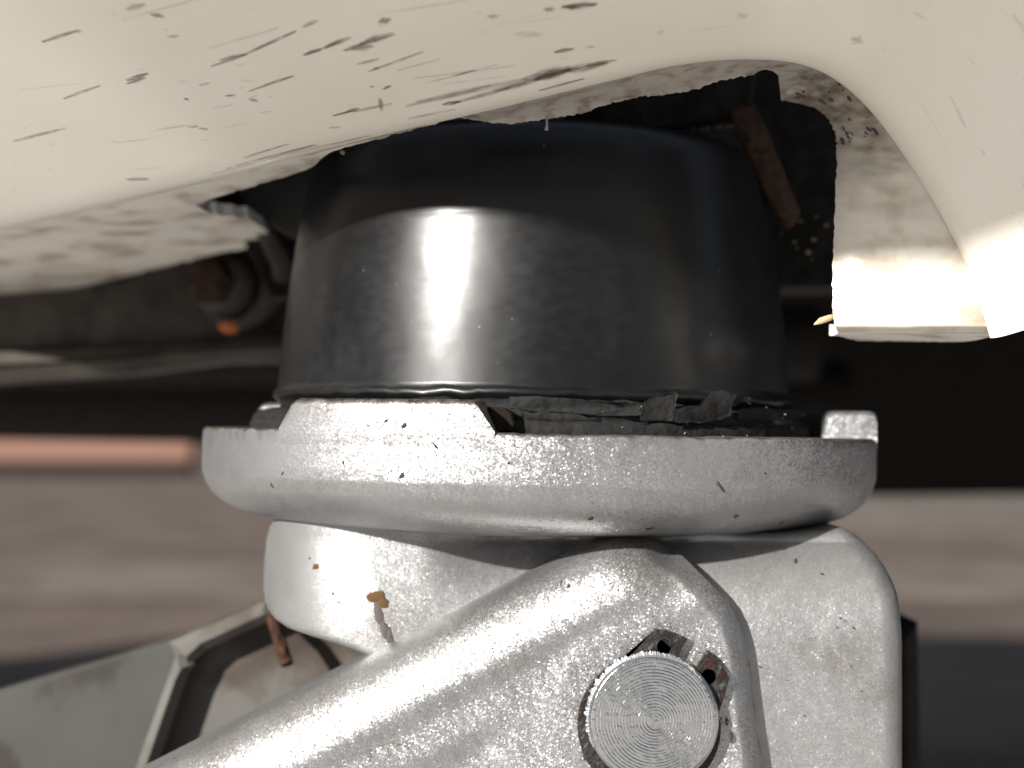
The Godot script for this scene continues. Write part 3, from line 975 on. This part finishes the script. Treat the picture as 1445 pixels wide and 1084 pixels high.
func build_bumper() -> void:
	lip = lip_points()
	var n := lip.size()
	# out from the lip: rounded edge, then the face rising towards the viewer, then the upright skin above the picture
	var g := []
	var uv := PackedVector2Array()
	var steps := [-2.6, -2.0, -1.4, -0.8, -0.2, 0.4, 1.0, 1.8, 3.0, 5.0, 8.0, 12.0, 16.0, 21.0, 26.0, 32.0, 39.0, 46.0, 54.0, 63.0, 73.0, 84.0, 96.0, 108.0, 118.0, 124.0, 130.0, 136.0, 142.0, 150.0, 158.0, 166.0, 174.0, 180.0, 186.0, 192.0, 198.0, 206.0, 220.0, 300.0]
	var len_ := 0.0
	var raw := []
	for i in n:
		var p: Vector3 = lip[i]
		var tan: Vector3 = (lip[mini(i + 3, n - 1)] - lip[maxi(i - 3, 0)]).normalized()
		var up := Vector2(-tan.y, tan.x).normalized()
		var turn := smoothstep(0.040, 0.072, p.x)
		var rise := lerpf(lerpf(0.40, 0.345, smoothstep(-0.05, -0.03, p.x)), 0.8, turn)
		var d0 := Vector3(up.x * rise, up.y * rise, sqrt(1.0 - rise * rise))
		d0 = (d0 - tan * d0.dot(tan)).normalized()
		if turn < 1.0:
			# the same overhang all along: about 19 degrees above level
			var flat_ := Vector3(d0.x, 0, d0.z).normalized()
			d0 = d0.lerp((flat_ * sqrt(1.0 - rise * rise) + Vector3(0, rise, 0)), 1.0 - turn).normalized()
		raw.append(d0)
	var outs := []
	for i in n:
		var m := Vector3.ZERO
		for k in range(-26, 27):
			m += raw[clampi(i + k, 0, n - 1)] * exp(-k * k / 300.0)
		outs.append(m.normalized())
	for i in n:
		var p: Vector3 = lip[i]
		if i > 0: len_ += p.distance_to(lip[i - 1])
		var tan: Vector3 = (lip[mini(i + 3, n - 1)] - lip[maxi(i - 3, 0)]).normalized()
		var up := Vector2(-tan.y, tan.x).normalized()
		var row := []
		var back := (Vector3(0, 0, -1) + tan * tan.z).normalized()
		var d0: Vector3 = outs[i]
		var q := p
		var x := 0.0
		for k in steps.size():
			var s: float = steps[k]
			if s <= 3.0:
				# rounded lip: a blend from the return (going back) to the face
				var u := (s + 2.6) / 5.6
				q = p + (back * 2.6 * pow(1.0 - u, 2.0) + d0 * 3.0 * u * u) * K
				x = 3.0
			else:
				while x < s - 0.01:
					var st := minf(2.0, s - x)
					var far := lerpf(104.0, 175.0, smoothstep(-0.048, -0.03, p.x))  # unseen outer face stretched at the middle to shade the right flap
					var bend := smoothstep(far, far + 26.0, x)
					var dd := (d0 + Vector3(0, 0.0003 * x, 0)).lerp(Vector3(0, 1.0, 0.02), bend).normalized()
					q += dd * st * K
					x += st
			var qq := q
			if s > 5.0:
				qq += Vector3(0, 0.6, 1) * n1.get_noise_2d(len_ * 220.0, s * 0.3) * 0.3 * K
			row.append(qq)
			uv.append(Vector2(len_ / 0.36, (s + 2.6) / 170.0))
		g.append(row)
	paint_bumper(g, uv, steps.size())
	sheet("bumper_face", car, M.white, g, 2.4, uv, true)

# scuffs on the bumper face: [x, y, x, y, half width px, darkness]
func paint_bumper(g: Array, uv: PackedVector2Array, nv: int) -> void:
	var w := 2048
	var h := 1024
	var im := Image.create(w, h, false, Image.FORMAT_RGB8)
	var na := FastNoiseLite.new()
	na.seed = 77
	na.frequency = 0.004
	na.fractal_octaves = 4
	var d := PackedByteArray()
	d.resize(w * h * 3)
	for y in h:
		for x in w:
			var k := na.get_noise_2d(x, y * 1.4)
			var c := Color(0.985 + 0.02 * k, 0.98 + 0.014 * k, 0.96 + 0.03 * k)
			d[(y * w + x) * 3] = int(clampf(c.r, 0, 1) * 255)
			d[(y * w + x) * 3 + 1] = int(clampf(c.g, 0, 1) * 255)
			d[(y * w + x) * 3 + 2] = int(clampf(c.b, 0, 1) * 255)
	im = Image.create_from_data(w, h, false, Image.FORMAT_RGB8, d)
	var flat_px := PackedVector2Array()
	for row in g:
		for p in row: flat_px.append(px_of(p))
	var find := func(px: float, py: float) -> Vector2:
		var q := Vector2(px, py)
		var best := 0
		var bd := 1e12
		for i in flat_px.size():
			if i % nv > 24 or i % nv < 3: continue
			var e := flat_px[i].distance_squared_to(q)
			if e < bd:
				bd = e
				best = i
		var j := best % nv
		var i2 := best / nv
		var bi := best + (nv if i2 < g.size() - 1 else -nv)
		var bj := best + (1 if j < 24 else -1)
		var ax := flat_px[bi] - flat_px[best]
		var ay := flat_px[bj] - flat_px[best]
		var det := ax.cross(ay)
		var r := q - flat_px[best]
		var s := clampf(r.cross(ay) / det, -2, 2)
		var t := clampf(ax.cross(r) / det, -2, 2)
		return uv[best] + (uv[bi] - uv[best]) * s + (uv[bj] - uv[best]) * t
	var marks := [
		[180, 14, 202, 7, 4, 0.35], [215, 22, 227, 24, 3.5, 0.6], [237, 53, 250, 51, 2, 0.4], [298, 94, 345, 79, 1.6, 0.45], [312, 86, 345, 78, 2.4, 0.6], [345, 78, 416, 45, 1.4, 0.75], [428, 38, 446, 30, 2, 0.45], [180, 114, 207, 105, 2.6, 0.75], [180, 119, 204, 111, 2.0, 0.6],
		[261, 140, 264, 141, 2, 0.8], [282, 121, 294, 118, 1.5, 0.35], [319, 136, 331, 135, 1.2, 0.6], [352, 129, 413, 108, 1.2, 0.5], [376, 120, 412, 108, 1.5, 0.4], [353, 141, 361, 143, 2.6, 0.5], [265, 180, 278, 179, 1.4, 0.5], [282, 182, 292, 183, 2.5, 0.35], [180, 254, 208, 253, 3.4, 0.55], [430, 78, 452, 70, 2.4, 0.8], [458, 68, 491, 54, 2.6, 0.85], [486, 72, 520, 60, 2.6, 0.6], [510, 62, 552, 49, 4.2, 0.8], [500, 70, 522, 66, 5, 0.45], [538, 31, 546, 29, 4.5, 0.95], [505, 91, 532, 84, 1.8, 0.4], [520, 102, 595, 74, 1.1, 0.5], [528, 98, 533, 97, 1.6, 0.6],
		[470, 164, 502, 156, 1.4, 0.7], [490, 158, 505, 154, 2.4, 0.5], [500, 158, 551, 147, 2.2, 0.35], [536, 140, 538, 156, 2, 0.45], [541, 126, 550, 122, 1.5, 0.7], [524, 123, 525, 123, 2, 0.6], [466, 181, 478, 180, 1.4, 0.4], [345, 223, 406, 204, 1.1, 0.45],
		[320, 238, 440, 206, 1.3, 0.5], [380, 224, 445, 205, 1.5, 0.5], [300, 246, 470, 203, 1.2, 0.35], [470, 204, 520, 192, 1.4, 0.5],
		[690, 24, 700, 24, 3, 0.35], [770, 14, 778, 15, 4, 0.45], [795, 11, 838, 7, 4.2, 0.8], [803, 11, 812, 10, 5, 0.7], [784, 74, 806, 70, 3, 0.85], [828, 67, 836, 67, 2, 0.3],
		[574, 150, 690, 122, 4, 0.28], [590, 144, 740, 112, 5, 0.25], [626, 148, 648, 144, 3, 0.75], [640, 146, 740, 118, 3.5, 0.4], [700, 128, 760, 112, 6, 0.4], [745, 112, 800, 98, 9, 0.55], [758, 112, 800, 100, 7, 0.7], [795, 102, 852, 90, 7, 0.55], [830, 93, 866, 86, 4, 0.4], [762, 128, 822, 112, 2.2, 0.6],
		[560, 100, 620, 84, 1.2, 0.2], [600, 118, 700, 92, 1.0, 0.25], [640, 108, 668, 100, 1.2, 0.4], [578, 168, 640, 155, 2.0, 0.3], [1205, 55, 1212, 58, 7, 0.3], [730, 48, 760, 50, 5, 0.15], [1042, 20, 1050, 26, 4, 0.15], [930, 45, 934, 48, 3, 0.2], [60, 60, 110, 44, 2, 0.6], [20, 200, 90, 182, 2, 0.5], [90, 140, 140, 122, 1.6, 0.5],
		[180, 288, 300, 256, 2.6, 0.12]]
	for mk in marks:
		var a: Vector2 = find.call(mk[0], mk[1])
		var b: Vector2 = find.call(mk[2], mk[3])
		stroke(im, a * Vector2(w, h), b * Vector2(w, h), mk[4] * 0.65, mk[5])
	for i in 620:
		var px := rng.randf_range(-100, 1250)
		var py := rng.randf_range(0, 270)
		var x := rng.randf() * w
		var y := rng.randf_range(0.05, 0.6) * h
		var l := rng.randf_range(0.0, 10.0) if rng.randf() < 0.7 else rng.randf_range(15.0, 80.0)
		stroke(im, Vector2(x, y), Vector2(x + l, y - l * rng.randf_range(-0.1, 0.25)), rng.randf_range(0.35, 0.9), rng.randf_range(0.04, 0.2))
	var m: StandardMaterial3D = M.white
	m.albedo_texture = ImageTexture.create_from_image(im)
	m.texture_repeat = false

func stroke(im: Image, a: Vector2, b: Vector2, r: float, dark: float) -> void:
	var lo := a.min(b) - Vector2.ONE * (r * 2.0 + 2.0)
	var hi := a.max(b) + Vector2.ONE * (r * 2.0 + 2.0)
	var n := FastNoiseLite.new()
	n.seed = int(a.x * 7.0 + a.y)
	n.frequency = 0.09
	n.fractal_octaves = 3
	var c := Color(0.20, 0.155, 0.14)
	var dir := (b - a).normalized() if a != b else Vector2.RIGHT
	for y in range(maxi(0, int(lo.y)), mini(im.get_height(), int(hi.y) + 1)):
		for x in range(maxi(0, int(lo.x)), mini(im.get_width(), int(hi.x) + 1)):
			var p := Vector2(x, y)
			var q := Geometry2D.get_closest_point_to_segment(p, a, b)
			var u := 0.5 if a == b else (q - a).length() / (b - a).length()
			var wd := r * (0.45 + 0.85 * sin(PI * clampf(u, 0.06, 0.94)))
			var along := p.dot(dir)
			var across := p.dot(Vector2(-dir.y, dir.x))
			var nz := n.get_noise_2d(along * 0.5, across * 3.0)
			var k := smoothstep(wd * 1.35 + 0.8, wd * 0.3, p.distance_to(q) + nz * wd * 0.8)
			k *= dark * clampf(0.78 + nz * 1.1, 0.0, 1.0)
			if k > 0.01:
				im.set_pixel(x, y, im.get_pixel(x, y).lerp(c, k))

func plane_hit(px: float, py: float, o: Vector3, n: Vector3) -> Vector3:
	var e := Vector3(EX, EY, EZ)
	var d := (P(px, py, 0) - e).normalized()
	return e + d * ((o - e).dot(n) / d.dot(n))

# a sheet seen from below: outline in photograph pixels, each point set in the world by `where`
func under_sheet(called: String, mat: Material, px: Array, where, n: Vector3) -> void:
	var poly := PackedVector2Array(px)
	var tri_ := Geometry2D.triangulate_polygon(poly)
	var v := PackedVector3Array()
	var t := PackedInt32Array()
	var m := poly.size()
	for i in m: v.append(where.call(i, poly[i]))
	for i in m: v.append(v[i] + n * 2.4 * K)
	for i in range(0, tri_.size(), 3):
		var a: int = tri_[i]
		var b: int = tri_[i + 1]
		var c: int = tri_[i + 2]
		if (v[b] - v[a]).cross(v[c] - v[a]).dot(n) > 0.0:
			var x := b
			b = c
			c = x
		t.append_array([a, b, c, a + m, c + m, b + m])
	var cw := Geometry2D.is_polygon_clockwise(poly)
	for i in m:
		var a := i
		var b := (i + 1) % m
		if cw: t.append_array([a, b, b + m, a, b + m, a + m])
		else: t.append_array([a, b + m, b, a, a + m, b + m])
	commit(called, car, mat, v, t, PackedVector2Array(), PackedColorArray(), PackedVector3Array(), true)

func build_flanges() -> void:
	# the flat return under the bumper, with the hole torn round the pad
	var o := P(180, 278, 21)
	var n := (P(690, 151, 58) - o).cross(P(180, 389, -80) - o).normalized()
	if n.y < 0.0: n = -n
	var lipside := [Vector2(-260, 383), Vector2(-150, 357), Vector2(0, 321), Vector2(180, 277), Vector2(310, 245), Vector2(430, 212), Vector2(560, 180), Vector2(690, 150), Vector2(780, 128), Vector2(870, 106), Vector2(935, 90), Vector2(1000, 80), Vector2(1060, 77), Vector2(1120, 83), Vector2(1146, 95)]
	var torn := jag([Vector2(1146, 95), Vector2(1138, 112), Vector2(1122, 122), Vector2(1103, 143), Vector2(1101, 122), Vector2(1097, 104), Vector2(1082, 98), Vector2(1056, 107), Vector2(1022, 112), Vector2(984, 126), Vector2(947, 133), Vector2(902, 137), Vector2(861, 146), Vector2(819, 161), Vector2(797, 164), Vector2(748, 171), Vector2(722, 176), Vector2(700, 174), Vector2(646, 166)], 2.2, 4.0, false)
	var left := jag([Vector2(640, 168), Vector2(560, 189), Vector2(500, 205), Vector2(462, 216), Vector2(440, 236), Vector2(428, 242), Vector2(360, 262), Vector2(310, 277), Vector2(275, 290), Vector2(300, 302), Vector2(350, 309), Vector2(376, 326), Vector2(398, 352), Vector2(398, 366), Vector2(376, 346), Vector2(310, 357), Vector2(180, 389)], 2.0, 6.0, false)
	var lip_right := [Vector2(560, 180), Vector2(690, 150), Vector2(780, 128), Vector2(870, 106), Vector2(935, 90), Vector2(1000, 80), Vector2(1060, 77), Vector2(1120, 83), Vector2(1146, 95)]
	var strip := lip_right.duplicate()
	for i in range(1, torn.size()): strip.append(torn[i])
	strip.append(Vector2(570, 183))
	lipside = lipside.slice(0, 8)
	var px := lipside.duplicate()
	px.append_array(left)
	px.append_array([Vector2(0, 432), Vector2(-260, 496)])
	under_sheet("bumper_return", M.flange, px, func(i: int, p: Vector2) -> Vector3:
		return P(p.x, p.y, lip_depth(p.x) - 3.0) if i < 8 else plane_hit(p.x, p.y, o, n), n)
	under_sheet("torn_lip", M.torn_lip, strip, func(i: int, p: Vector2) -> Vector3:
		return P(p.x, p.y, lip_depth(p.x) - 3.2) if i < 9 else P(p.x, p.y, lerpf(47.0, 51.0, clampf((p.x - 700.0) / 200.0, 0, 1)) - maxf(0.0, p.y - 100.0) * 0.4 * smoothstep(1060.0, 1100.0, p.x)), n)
	# the upright flap at the right, between the torn edge and the fold
	var edge := [[1103, 141, 34], [1128, 146, 35], [1150, 152, 36], [1168, 166, 37], [1179, 188, 38], [1181, 210, 39], [1180, 250, 41], [1178, 300, 43], [1176, 350, 44.5], [1175, 400, 45.5], [1175, 440, 46], [1179, 460, 46], [1183, 471, 46]]
	var fold := [[1118, 84, 58], [1150, 92, 57.5], [1180, 106, 56.5], [1205, 124, 56], [1232, 151, 55.5], [1262, 189, 55], [1300, 244, 54.5], [1330, 294, 54], [1354, 340, 53.5], [1380, 397, 53], [1395, 440, 52], [1402, 462, 52], [1405, 474, 52]]
	var g := []
	var nu := 110
	var fc := PackedColorArray()
	for i in nu + 1:
		var u := float(i) / nu * (edge.size() - 1)
		var k := mini(int(u), edge.size() - 2)
		var fr := u - k
		var e := Vector3(edge[k][0], edge[k][1], edge[k][2]).lerp(Vector3(edge[k + 1][0], edge[k + 1][1], edge[k + 1][2]), fr)
		var f2 := Vector3(fold[k][0], fold[k][1], fold[k][2]).lerp(Vector3(fold[k + 1][0], fold[k + 1][1], fold[k + 1][2]), fr) + Vector3(12, -5, -2.5)
		var row := []
		for j in 29:
			var w := j / 28.0
			var q := e.lerp(f2, w)
			# curls back at the torn edge, bellies a little, wrinkled near the tear above
			q.z += 3.4 * (1.0 - pow(1.0 - w, 3.0)) - 3.0 * w
			var rough := smoothstep(330.0, 180.0, q.y)
			q.z += n1.get_noise_2d(q.x * 0.12, q.y * 0.45) * (0.3 + 1.5 * rough) * sin(PI * w)
			q.z -= 2.5 * smoothstep(458.0, 474.0, q.y)
			if j == 0: q.x += n1.get_noise_2d(q.y * 6.0, 4.0) * 2.2 + n2.get_noise_1d(q.y * 9.0) * 1.6
			row.append(P(q.x, q.y, q.z))
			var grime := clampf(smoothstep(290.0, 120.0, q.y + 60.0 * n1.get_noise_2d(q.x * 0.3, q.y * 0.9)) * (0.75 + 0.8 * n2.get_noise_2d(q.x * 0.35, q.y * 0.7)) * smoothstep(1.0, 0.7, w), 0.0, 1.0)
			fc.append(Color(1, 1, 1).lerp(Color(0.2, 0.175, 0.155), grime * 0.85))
		g.append(row)
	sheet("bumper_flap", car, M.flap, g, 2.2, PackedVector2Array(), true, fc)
	# grime and torn lumps in the corner of the tear
	for k in 34:
		var i := rng.randi_range(6, 44)
		var j := rng.randi_range(3, 20)
		var at: Vector3 = g[i][j]
		var nn: Vector3 = (g[i][j + 1] - g[i][j]).cross(g[i + 1][j] - g[i][j]).normalized()
		if nn.z < 0.0: nn = -nn
		var big := rng.randf()
		lump("grime", car, M.grime, at, nn, Vector3(1, -rng.randf(), 0), 0.15 + 0.75 * big * big, 0.12 + 0.4 * big * big, 0.12 + 0.2 * rng.randf())
	# its lower return
	g = []
	for i in 60:
		var u := i / 59.0
		var row := []
		var a := Vector3(lerpf(1184, 1410, u), lerpf(469.0, 471.5, u), lerpf(41.5, 47.5, u))
		for j in 8:
			var w := j / 7.0
			var p := P(a.x, a.y, a.z)
			var depth := (8.0 + 14.0 * smoothstep(0.0, 0.35, u) + 1.5 * n1.get_noise_1d(u * 300.0)) * w
			row.append(p + Vector3(0, -0.25 * sin(w * 3.0), -depth) * K)
		g.append(row)
	sheet("flap_return", car, M.flange, g, 1.8)
	# shreds and filaments of plastic at the tear
	tube("plastic_shred", car, M.dust, [P(771, 164, 49), P(772, 176, 49.5), P(771, 184, 49.5)], [0.2, 0.16, 0.32], 6)

func build_underbody() -> void:
	# right of the pad: black inner rail, welded seam and a rusty strap
	plate("inner_rail", car, M.under, [Vector2(800, 20), Vector2(1330, -20), Vector2(1330, 398), Vector2(1085, 404), Vector2(800, 404)], -14, 26, 1.0)
	plate("seam_plate", car, M.rail_dark, [Vector2(850, 192), Vector2(930, 176), Vector2(1050, 158), Vector2(1066, 240), Vector2(1010, 300), Vector2(860, 300)], 4, 3, 0.8)
	plate("upper_plate", car, M.under, [Vector2(820, 120), Vector2(1070, 90), Vector2(1060, 165), Vector2(850, 196)], 12, 3, 0.8)
	tube("rusty_strap", car, M.rust_dark, [P(1036, 140, 4), P(1046, 150, 10), P(1060, 185, 13), P(1078, 225, 14), P(1098, 270, 12), P(1118, 310, 6)], [1.8, 2.7, 2.9, 2.7, 2.5, 2.2], 16, 0.55, Vector3(0.3, 0, 1).normalized())
	for q in [[1130, 312, 2], [1148, 338, 4], [1121, 342, 2.5], [1140, 356, 4.5], [1166, 318, 3], [1081, 370, 3], [1110, 318, 2], [1152, 306, 2], [1125, 350, 2], [1146, 366, 2], [1102, 330, 1.5]]:
		lump("mud_spot", car, M.tan_dirt_dark, P(q[0], q[1], -13.6), Vector3(0, 0, 1), Vector3(1, 0.3, 0), q[2] * 0.15, q[2] * 0.11, 0.5)
	for i in 40:
		var x := rng.randf_range(900.0, 1040.0)
		lump("mud_spot", car, M.dust_dark, P(x, 176 - (x - 930) * 0.09 + rng.randf_range(-3, 12) + absf(rng.randfn()) * 4.0, 4.2), Vector3(0, 0, 1), Vector3(1, 0.2, 0), rng.randf_range(0.12, 0.5), rng.randf_range(0.1, 0.2), 0.2)
	# left of the pad: grimy rail with its bolt and bushing, and the brackets above
	var rail := plate("chassis_rail", car, M.rail, [Vector2(-350, 455), Vector2(180, 370), Vector2(440, 320), Vector2(440, 478), Vector2(180, 492), Vector2(-350, 520)], -92, 14, 1.5)
	plate("rail_lip", car, M.rail, [Vector2(-350, 515), Vector2(180, 486), Vector2(440, 470), Vector2(440, 506), Vector2(300, 510), Vector2(180, 526), Vector2(-350, 560)], -82, 20, 3.0)
	var bc := P(346, 408, -88)
	var ax := Vector3(-0.42, 0.05, 1).normalized()
	tube("bushing", rail, M.rail, [bc, bc + ax * 0.004, bc + ax * 0.006], [10.4, 10.4, 9.0], 40, 1.0, Vector3(0, 1, 0))
	tube("bushing_ring", rail, M.under, [bc + ax * 0.005, bc + ax * 0.008], [8.2, 7.8], 40, 1.0, Vector3(0, 1, 0))
	tube("bolt_collar", rail, M.rail, [bc + ax * 0.007, bc + ax * 0.012, bc + ax * 0.013], [7.2, 7.0, 6.2], 32, 1.0, Vector3(0, 1, 0))
	tube("bolt_head", rail, M.rust_dark, [bc + ax * 0.012, bc + ax * 0.017, bc + ax * 0.018], [5.6, 5.6, 4.8], 6, 1.0, Vector3(0, 1, 0))
	lump("rust_patch", rail, M.rust_orange, P(322, 461, -77), Vector3(-0.2, 0.1, 1).normalized(), Vector3(1, -0.25, 0), 2.3, 1.5, 1.0)
	plate("torn_bracket", car, M.rail_dark, [Vector2(330, 262), Vector2(445, 225), Vector2(445, 345), Vector2(402, 330), Vector2(352, 300)], -36, 3, 0.5)
	plate("bracket_web", car, M.under, [Vector2(262, 250), Vector2(450, 200), Vector2(450, 420), Vector2(380, 420), Vector2(340, 330)], -48, 3, 0.5)
	tube("bracket_edge", car, M.rail, [P(340, 292, -40), P(356, 305, -40), P(378, 335, -42), P(398, 372, -46), P(404, 420, -52)], [1.4, 1.6, 1.8, 2.2, 2.4], 12, 0.5)
	# pan of the floor above, far tanks and silencer hanging below it
	var v := PackedVector3Array()
	for y in [0.075, 0.18]:
		for q in [[-1.2, -0.02], [1.2, -0.02], [1.2, -1.05], [-1.2, -1.05]]:
			v.append(Vector3(q[0], EY + y, q[1]))
	var t := PackedInt32Array([0, 1, 2, 0, 2, 3, 4, 6, 5, 4, 7, 6, 0, 5, 1, 0, 4, 5, 1, 6, 2, 1, 5, 6, 2, 7, 3, 2, 6, 7, 3, 4, 0, 3, 7, 4])
	commit("floor_pan", car, M.under, v, t, PackedVector2Array(), PackedColorArray(), PackedVector3Array(), true)
	tube("silencer", car, M.under, [P(-900, 540, -520), P(-880, 540, -520), P(300, 558, -520), P(1190, 575, -520), P(1200, 575, -520)], [14, 24, 24, 24, 12], 28, 1.0)
	tube("axle_beam", car, M.under, [P(-1000, 500, -420), P(1150, 485, -420)], [17, 17], 24, 1.0)
	plate("fuel_tank", car, M.under, [Vector2(1105, 380), Vector2(2400, 380), Vector2(2400, 690), Vector2(1300, 702), Vector2(1140, 702), Vector2(1105, 660)], -760, 220, 20)
	plate("rear_valance", car, M.under, [Vector2(-1400, 300), Vector2(1130, 300), Vector2(1130, 612), Vector2(-1400, 612)], -1000, 40, 10)

# ---------------------------------------------------------------- the place

func slab(called: String, mat: Material, lo: Vector3, hi: Vector3) -> MeshInstance3D:
	var b := BoxMesh.new()
	b.size = hi - lo
	var o := MeshInstance3D.new()
	o.mesh = b
	o.material_override = mat
	o.name = numbered(called, self)
	add_child(o, true)
	o.position = (lo + hi) * 0.5
	return o

func build_place() -> void:
	var g := slab("ground", M.ground, Vector3(-150, -0.2, -250), Vector3(150, 0, 60))
	g.set_meta("kind", "structure")
	var s := slab("path", M.strip, Vector3(-20, -0.1, -3.05), Vector3(20, 0.004, -2.45))
	s.set_meta("kind", "structure")
	s = slab("path", M.strip, Vector3(0.3, -0.1, -9.0), Vector3(24, 0.005, -4.2))
	s.set_meta("kind", "structure")
	s = slab("driveway", M.drive, Vector3(-30, -0.1, -0.9), Vector3(30, 0.004, 40))
	s.set_meta("kind", "structure")
	# things far behind the car, soft in the picture
	var w := thing("low_wall", "low terracotta wall behind the car, blurred, left of the silver saddle", "wall", Vector3(-2.9, 0, -9.6))
	rounded_block("wall_foot_shadow", w, M.under, Vector3(-2.9, 0.045, -9.6), Vector3(1.9, 0.09, 0.26))  # black block stands in for the shadow under the wall
	rounded_block("wall_course", w, M.terracotta, Vector3(-2.9, 0.165, -9.6), Vector3(1.96, 0.15, 0.3))
	rounded_block("wall_cap", w, M.terracotta, Vector3(-2.9, 0.262, -9.6), Vector3(2.0, 0.045, 0.36))

func rounded_block(called: String, parent: Node, mat: Material, c: Vector3, size: Vector3) -> MeshInstance3D:
	var x := size.x / 2
	var y := size.y / 2
	return plate_at(called, parent, mat, PackedVector2Array([Vector2(c.x - x, c.y - y), Vector2(c.x + x, c.y - y), Vector2(c.x + x, c.y + y), Vector2(c.x - x, c.y + y)]), c.z + size.z / 2, size.z, minf(0.01, size.z * 0.1))

func build_straw() -> void:
	var o := tube("dry_grass_stem", self, M.straw, [P(1180, 446, 45), P(1170, 449, 46), P(1158, 453, 47), P(1149, 458, 47.5)], [0.35, 0.5, 0.5, 0.1], 8, 0.6)
	tag(o, "short dry straw stem caught on the torn edge of the white flap", "straw")

# ----------------------------------------------------------------

func _ready() -> void:
	# camera: level, a little left of the saddle's axis, lens shifted so that the eye level lies below the middle
	cam = Camera3D.new()
	cam.name = "camera"
	add_child(cam)
	cam.position = Vector3(EX, EY, EZ)
	var at := CameraAttributesPhysical.new()
	at.frustum_near = 0.05
	at.frustum_far = 600.0
	at.frustum_focal_length = 35.0
	at.frustum_focus_distance = 0.245
	at.exposure_aperture = 9.0
	cam.attributes = at
	cam.keep_aspect = Camera3D.KEEP_HEIGHT
	cam.near = 0.05
	cam.far = 600.0
	cam.projection = Camera3D.PROJECTION_FRUSTUM
	cam.size = 1084.0 / F * 0.05
	cam.frustum_offset = Vector2(0, 65.0 / F * 0.05)
	cam.current = true
	# sky, exposure
	var we := WorldEnvironment.new()
	we.name = "world"
	env = Environment.new()
	env.background_mode = Environment.BG_SKY
	var sky := Sky.new()
	var sm := ProceduralSkyMaterial.new()
	sm.sky_top_color = Color(0.46, 0.5, 0.56)
	sm.sky_horizon_color = Color(0.70, 0.72, 0.74)
	sm.sky_energy_multiplier = 0.7
	sm.sky_curve = 0.18
	sm.ground_bottom_color = Color(0.35, 0.31, 0.28)
	sm.ground_horizon_color = Color(0.55, 0.52, 0.48)
	sky.sky_material = sm
	env.sky = sky
	env.tonemap_mode = Environment.TONE_MAPPER_LINEAR
	env.tonemap_exposure = 2.35
	env.sdfgi_enabled = true
	env.ssao_enabled = true
	env.ssil_enabled = true
	we.environment = env
	add_child(we)
	# sun
	var sun := DirectionalLight3D.new()
	sun.name = "sun"
	sun.light_energy = 1.55
	sun.light_color = Color(1.0, 0.98, 0.955)
	sun.light_angular_distance = 1.5
	sun.shadow_enabled = true
	add_child(sun)
	sun.rotation_degrees = Vector3(-SUN_EL, SUN_AZ, 0)

	rng.seed = 20
	n1.seed = 3
	n1.frequency = 0.05
	n1.fractal_octaves = 4
	n2.seed = 11
	n2.frequency = 0.07
	n2.fractal_octaves = 3
	make_materials()
	var dk := func(m: StandardMaterial3D, c: Color) -> StandardMaterial3D:
		var d: StandardMaterial3D = m.duplicate()
		d.albedo_color = c
		return d
	M.rail_dark = dk.call(M.rail, lin(0.03, 0.028, 0.026))
	M.rust_dark = dk.call(M.rust, lin(0.06, 0.047, 0.04))
	M.rust_pin = dk.call(M.rust, lin(0.06, 0.04, 0.03))
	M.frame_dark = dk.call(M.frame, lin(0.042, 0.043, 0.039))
	M.tan_dirt_dark = M.tan_dirt
	M.dust_dark = M.dust
	var flap := basic("white_flap_plastic", lin(0.74, 0.70, 0.63), 0.22)
	flap.albedo_texture = noise_tex(0.012, [[0.0, Color(0.6, 0.54, 0.49)], [0.38, Color(0.85, 0.82, 0.78)], [0.55, Color(0.95, 0.94, 0.92)], [1.0, Color(1, 1, 1)]], 93)
	flap.normal_enabled = true
	flap.normal_texture = bump_tex(0.02, 3.0, 94, 256)
	flap.normal_scale = 0.25
	tri(flap, 80)
	flap.vertex_color_use_as_albedo = true
	M.flap = flap

	build_place()
	car = thing("car", "white car raised on the jack, its scuffed bumper torn open over the rubber pad", "car", Vector3(0, 0, -0.7))
	build_bumper()
	build_flanges()
	build_underbody()
	jack = thing("floor_jack", "silver floor jack with round toothed saddle and grooved pivot pin under the car", "jack", Vector3.ZERO)
	build_saddle()
	build_head()
	build_arm()
	build_pin()
	build_frame()
	build_jack_dirt()
	build_metal_stub()
	pad = thing("jack_pad", "thick black rubber pad with a ragged base, standing in the silver saddle", "rubber pad", Vector3(0, EY - 0.0075, 0))
	build_pad()
	build_straw()
